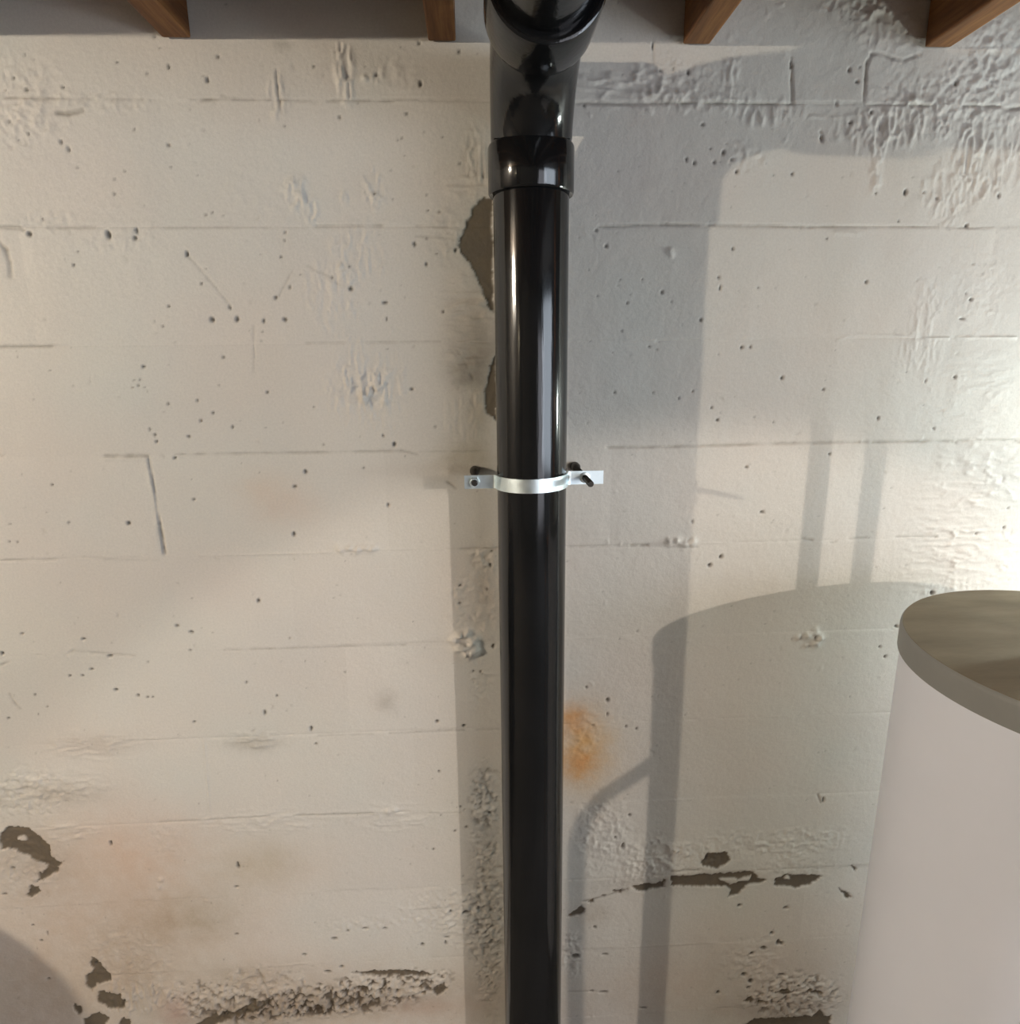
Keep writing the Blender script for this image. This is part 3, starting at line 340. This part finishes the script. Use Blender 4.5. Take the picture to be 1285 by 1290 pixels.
def block(x0, x1, z0, z1, parent):
    dense = x1 > -1.12 and x0 < 1.36 and z1 > .2
    st = .0025 if dense else .04
    nx = max(2, int(round((x1 - x0)/st)) + 1); nz = max(2, int(round((z1 - z0)/st)) + 1)
    xs = np.linspace(x0, x1, nx); zs = np.linspace(z0, z1, nz)
    xx, zz = np.meshgrid(xs, zs)
    h = sample(H, xx, zz)
    # each block sits a hair proud of or behind its neighbours, and a hair out of true
    off = random.uniform(-.0005, .0006); tl = random.uniform(-.0006, .0006); tz_ = random.uniform(-.0009, .0006)
    fx = np.clip(np.minimum(xx - x0, x1 - xx)/.02, 0, 1); fz = np.clip(np.minimum(zz - z0, z1 - zz)/.004, 0, 1)
    u = (xx - x0)/(x1 - x0) - .5; v = (zz - z0)/(z1 - z0) - .5
    h = h + (off + tl*u + tz_*v)*fx*fz
    co = np.stack([xx, -h, zz], -1).reshape(-1, 3)
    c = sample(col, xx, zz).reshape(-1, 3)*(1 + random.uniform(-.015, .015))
    idx = np.arange(nx*nz).reshape(nz, nx)
    q = np.stack([idx[:-1, :-1], idx[:-1, 1:], idx[1:, 1:], idx[1:, :-1]], -1).reshape(-1, 4)
    # four sides run back into the wall
    ring = np.concatenate([idx[0, :-1], idx[:-1, -1], idx[-1, :0:-1], idx[:0:-1, 0]])
    n0 = len(co); back = co[ring].copy(); back[:, 1] = .04
    co = np.concatenate([co, co[ring], back]); c = np.concatenate([c, c[ring], c[ring]])
    nr = len(ring); k = np.arange(nr); k2 = (k + 1) % nr
    side = np.stack([n0 + k2, n0 + k, n0 + nr + k, n0 + nr + k2], -1)
    faces = np.concatenate([q, side]).astype(np.int32)
    me = bpy.data.meshes.new('concrete_block')
    me.vertices.add(len(co)); me.vertices.foreach_set('co', co.astype(np.float32).ravel())
    me.loops.add(faces.size); me.loops.foreach_set('vertex_index', faces.ravel())
    me.polygons.add(len(faces)); me.polygons.foreach_set('loop_start', np.arange(0, faces.size, 4, dtype=np.int32))
    sm = np.ones(len(faces), bool); sm[len(q):] = False
    me.polygons.foreach_set('use_smooth', sm)
    at = me.color_attributes.new('paint', 'FLOAT_COLOR', 'POINT')
    at.data.foreach_set('color', np.concatenate([np.clip(c, 0, 1), np.ones((len(c), 1))], 1).astype(np.float32).ravel())
    me.update(calc_edges=True)
    return link('concrete_block', me, M_WALL, parent)

random.seed(4)
WX0, WX1, CEIL = -3.6, 4.0, 2.375
wall_back = tag(obj('wall_back', box_bm(WX0, WX1, .035, .25, 0, CEIL), M_ROOM), kind='structure')
PHASE = {0: .1114, 1: .3177, 2: .09, 3: .0345, 4: .2452, 5: .06, 6: .15, 7: .2716, 8: .08, 9: .29, 10: .1, 11: .3, -1: .31}
BL = .4125
for k in range(-1, 12):
    zt, zb = min(ZJ - COURSE*(k - 1), CEIL), max(ZJ - COURSE*k, 0)
    if k == 0: pass
    n0 = math.floor((-1.7 - PHASE[k])/BL)
    xs = [PHASE[k] + BL*(n0 + q) for q in range(10)]
    xs = [x for x in xs if -1.75 < x < 2.0]
    if k == 0: xs.append(.6478)
    if k == 0: xs = [x for x in xs]
    xs = sorted(xs)
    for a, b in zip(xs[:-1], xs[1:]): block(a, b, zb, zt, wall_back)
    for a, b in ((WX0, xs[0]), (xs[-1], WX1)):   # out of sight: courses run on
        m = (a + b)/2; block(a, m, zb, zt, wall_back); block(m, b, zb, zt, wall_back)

# ------------------------------------------------------------------ the rest of the room
RY = -5.2
tag(obj('floor', box_bm(WX0, WX1, RY, .25, -.1, 0), M_FLOOR), kind='structure')
tag(obj('ceiling', box_bm(WX0, WX1, RY, .25, CEIL, CEIL + .05), M_CEIL), kind='structure')
tag(obj('wall_left', box_bm(WX0 - .15, WX0, RY, .25, 0, CEIL), M_ROOM), kind='structure')
tag(obj('wall_right', box_bm(WX1, WX1 + .15, RY, .25, 0, CEIL), M_ROOM), kind='structure')
tag(obj('wall_front', box_bm(WX0, WX1, RY - .15, RY, 0, CEIL), M_ROOM), kind='structure')

# ------------------------------------------------------------------ joists
def joist(x, label, wid=.043):
    b = box_bm(-wid/2, wid/2, RY + .02, -.004, 0, CEIL - 2.182 - .001, .003)
    o = obj('floor_joist', b, M_WOOD, None); o.location = (x, 0, 2.182)
    return tag(o, label, 'joist', 'floor joists overhead')
joist(-.4465, 'orange-brown wooden joist at the top left, far left of the black pipe')
joist(-.041, 'brown wooden joist end just left of the black pipe elbow')
joist(.3625, 'brown wooden joist end just right of the black pipe elbow')
joist(.760, 'dark brown wooden joist at the top right corner above the white tank')
joist(-.853, 'wooden joist beyond the left edge of the picture')
joist(1.168, 'wooden joist beyond the right edge of the picture')

# ------------------------------------------------------------------ drain pipe
PX, PY, PR = .0891, -.1114, .0572
drain = empty('drain_pipe', (PX, PY, 0), 'glossy black plastic drain pipe running down the block wall from an elbow', 'pipe')
drain_parent_inv = Matrix.Translation((-PX, -PY, 0))
def child(o, parent):
    o.parent = parent; o.matrix_parent_inverse = Matrix.Translation(parent.location).inverted(); return o
child(obj('vertical_pipe', lathe_z([(PR, .0), (PR, 1.0), (PR, 1.98)], PX, PY), M_BLACK, auto=.6), drain)
ER = .138; ZH0, ZH1 = 1.9355, 2.003; ZC = 1.974
c0 = Vector((PX, PY - ER, ZC))
rings = []
V3 = lambda z: Vector((PX, PY, z))
for r, z in ((.0575, ZH0 + .002), (.0625, ZH0), (.0642, ZH0 + .003), (.0642, ZH1 - .004), (.0630, ZH1 - .001), (.0600, ZH1), (.0592, ZH1 + .003)):
    rings.append((V3(z), X, -Y, r))
NA = 22
for k in range(1, NA + 1):
    a = math.pi/2*k/NA
    cc = c0 + Vector((0, math.cos(a), math.sin(a)))*ER
    if cc.z < ZH1 + .006: continue
    v = Vector((0, -math.cos(a), -math.sin(a)))
    rings.append((cc, X, v, .0592 + .002*math.sin(a)))
ye = PY - ER; ze = ZC + ER
for r, dy in ((.0610, -.001), (.0612, -.0034), (.0690, -.0030), (.0700, -.0042), (.0703, -.010), (.0700, -.080), (.0680, -.086), (.0640, -.088), (.0575, -.087)):
    rings.append((Vector((PX, ye + dy, ze)), X, -Z, r))
child(obj('elbow', sweep_bm(rings, 72), M_BLACK, auto=.7), drain)
child(obj('wall_stub', lathe_y([(.052, -.001), (.052, PY)], PX, 2.105, 48), M_BLACK, auto=.6), drain)
child(obj('branch_pipe', sweep_bm([(Vector((PX, y, ze + (ye - y)*.02)), X, -Z, PR) for y in (ye - .05, ye - .6, -2.6)], 64), M_BLACK, auto=.6), drain)

# ------------------------------------------------------------------ strap
SZ = 2.1 - .5975; SY = PY + .001; TH = .0022; HH = .0112
strap = empty('pipe_strap', (PX, SY, SZ), 'shiny galvanised two-hole strap clamped around the black pipe', 'strap')
def strap_bm():
    path = []
    xl, xr = PX - .1115, PX + .1195; R = PR + .0006; f = .006
    path.append((xl, SY)); path.append((PX - R - f - .002, SY))
    for k in range(1, 4): 
        a = math.pi/2*k/4; path.append((PX - R - f + f*math.sin(a), SY - f + f*math.cos(a)))
    a0 = math.asin(f/R)
    for k in range(0, 33):
        a = math.pi + a0 + (math.pi - 2*a0)*k/32
        path.append((PX + R*math.cos(a), SY + R*math.sin(a)))
    for k in range(3, 0, -1):
        a = math.pi/2*k/4; path.append((PX + R + f - f*math.sin(a), SY - f + f*math.cos(a)))
    path.append((PX + R + f + .002, SY)); path.append((xr, SY))
    bm = bmesh.new(); prev = None; n = len(path)
    for k, (x, y) in enumerate(path):
        p0 = Vector(path[max(k - 1, 0)]); p1 = Vector(path[min(k + 1, n - 1)])
        t = (p1 - p0).normalized(); nrm = Vector((t.y, -t.x))
        P = Vector((x, y)); O = P + nrm*TH
        hh = HH
        zz = .004*(k/(n - 1)) - .002
        ring = [bm.verts.new((P.x, P.y, SZ - hh + zz)), bm.verts.new((O.x, O.y, SZ - hh + zz)), bm.verts.new((O.x, O.y, SZ + hh + zz)), bm.verts.new((P.x, P.y, SZ + hh + zz))]
        if prev:
            for q in range(4): bm.faces.new((prev[q], prev[(q + 1) % 4], ring[(q + 1) % 4], ring[q]))
        else: bm.faces.new(ring[::-1])
        prev = ring
    bm.faces.new(prev); bmesh.ops.recalc_face_normals(bm, faces=bm.faces[:])
    return bm
child(obj('band', strap_bm(), M_ZINC, auto=.9), strap)
def hexnut(cx, cz, y0, y1, r):
    return sweep_bm([(Vector((cx, y, cz)), X, Z, rr) for y, rr in ((y0, r), (y1 + .001, r), (y1, r*.9))], 6)
LX, RXx = PX - .0945, PX + .0885
def rod(cx, cz, ytip, r=.0046):
    prof = []; y = -.001
    while y > ytip + .002:
        prof += [(r*1.0, y), (r*.86, y - .0011)]; y -= .0022
    prof += [(r*.8, ytip)]
    return lathe_y(prof, cx, cz, 14)
rb = child(obj('threaded_rod', rod(RXx, SZ + .002, -.172, .0052), M_DARKSTEEL, auto=.9), strap)
lb = child(obj('threaded_rod', rod(LX, SZ - .002, -.126, .0052), M_DARKSTEEL, auto=.9), strap)
child(obj('nut', hexnut(LX, SZ - .002, SY - TH - .0002, SY - TH - .007, .0088), M_ZINC, auto=.5), strap)
child(obj('washer', lathe_y([(.0088, SY - TH - .0002), (.0088, SY - TH - .0014), (.0080, SY - TH - .0018)], RXx, SZ + .002, 24), M_ZINC, auto=.6), strap)
for cx, cz in ((RXx, SZ + .002), (LX, SZ - .002)):
    child(obj('wall_anchor', lathe_y([(.0088, -.0005), (.0088, -.012), (.0070, -.020), (.0055, -.022)], cx, cz, 20), M_DARKSTEEL, auto=.6), strap)

# ------------------------------------------------------------------ tank
TX, TY, TR, TZ = .854, -.4047, .25, 1.303
tank = empty('water_tank', (TX, TY, 0), 'white cylindrical tank with a dusty grey-brown lid standing by the wall', 'tank')
child(obj('tank_body', lathe_z([(.235, 0), (.2465, .006), (.2465, .6), (.2465, TZ - .02)], TX, TY, 128), M_TANK, auto=.5), tank)
lid = child(obj('lid', lathe_z([(.2475, TZ - .039), (.2508, TZ - .039), (.2508, TZ - .008), (.2500, TZ - .003), (.2480, TZ - .0005), (.2475, TZ - .001)], TX, TY, 128), M_LIDSIDE, auto=.9), tank)
lid['label'] = 'grey rim of the lid'
top = child(obj('lid_top', lathe_z([(.2478, TZ - .004), (.2478, TZ), (.18, TZ + .0012), (.08, TZ + .0016), (.01, TZ + .0018)], TX, TY, 128), M_DUST, auto=.6), tank)
top['label'] = 'brown dusty top of the lid'
for x in (.832, .928):
    child(obj('supply_pipe', lathe_z([(.0175, TZ), (.0175, 1.7), (.0175, CEIL - .005)], x, -.40, 24), M_COPPER, auto=.6), tank)

B_ = Vector((2.5, -3.8, 2.2))
def tube(path, r, n=20):
    rings = []
    for k, p in enumerate(path):
        d = (path[min(k + 1, len(path) - 1)] - path[max(k - 1, 0)]).normalized()
        u = d.cross(Y).normalized(); v = d.cross(u)
        rings.append((p, u, v, r))
    return sweep_bm(rings, n)
child(obj('bent_pipe', tube([Vector(q) for q in DT], .0135), M_COPPER, auto=.6), tank)  # unseen bent pipe, its run and tank joint shaped to its wall shadow

# ------------------------------------------------------------------ bin added beyond the lower left corner to shade the wall there
bx, by = -1.81, -.45
blocker_ = empty('shadow_blocker', (bx, by, 0), 'unseen added shadow-casting bin with a domed lid beyond the lower left corner', 'bin')
child(obj('blocker_body', lathe_z([(.29, 0), (.31, .02), (.385, .60), (.39, .62)], bx, by, 48), M_BLOCKER, auto=.5), blocker_)
child(obj('blocker_top', lathe_z([(.395, .60), (.40, .68), (.385, .73), (.362, .785), (.334, .85), (.302, .905), (.300, .975), (.28, .995), (.02, 1.0)], bx, by, 48), M_BLOCKER, auto=.5), blocker_)
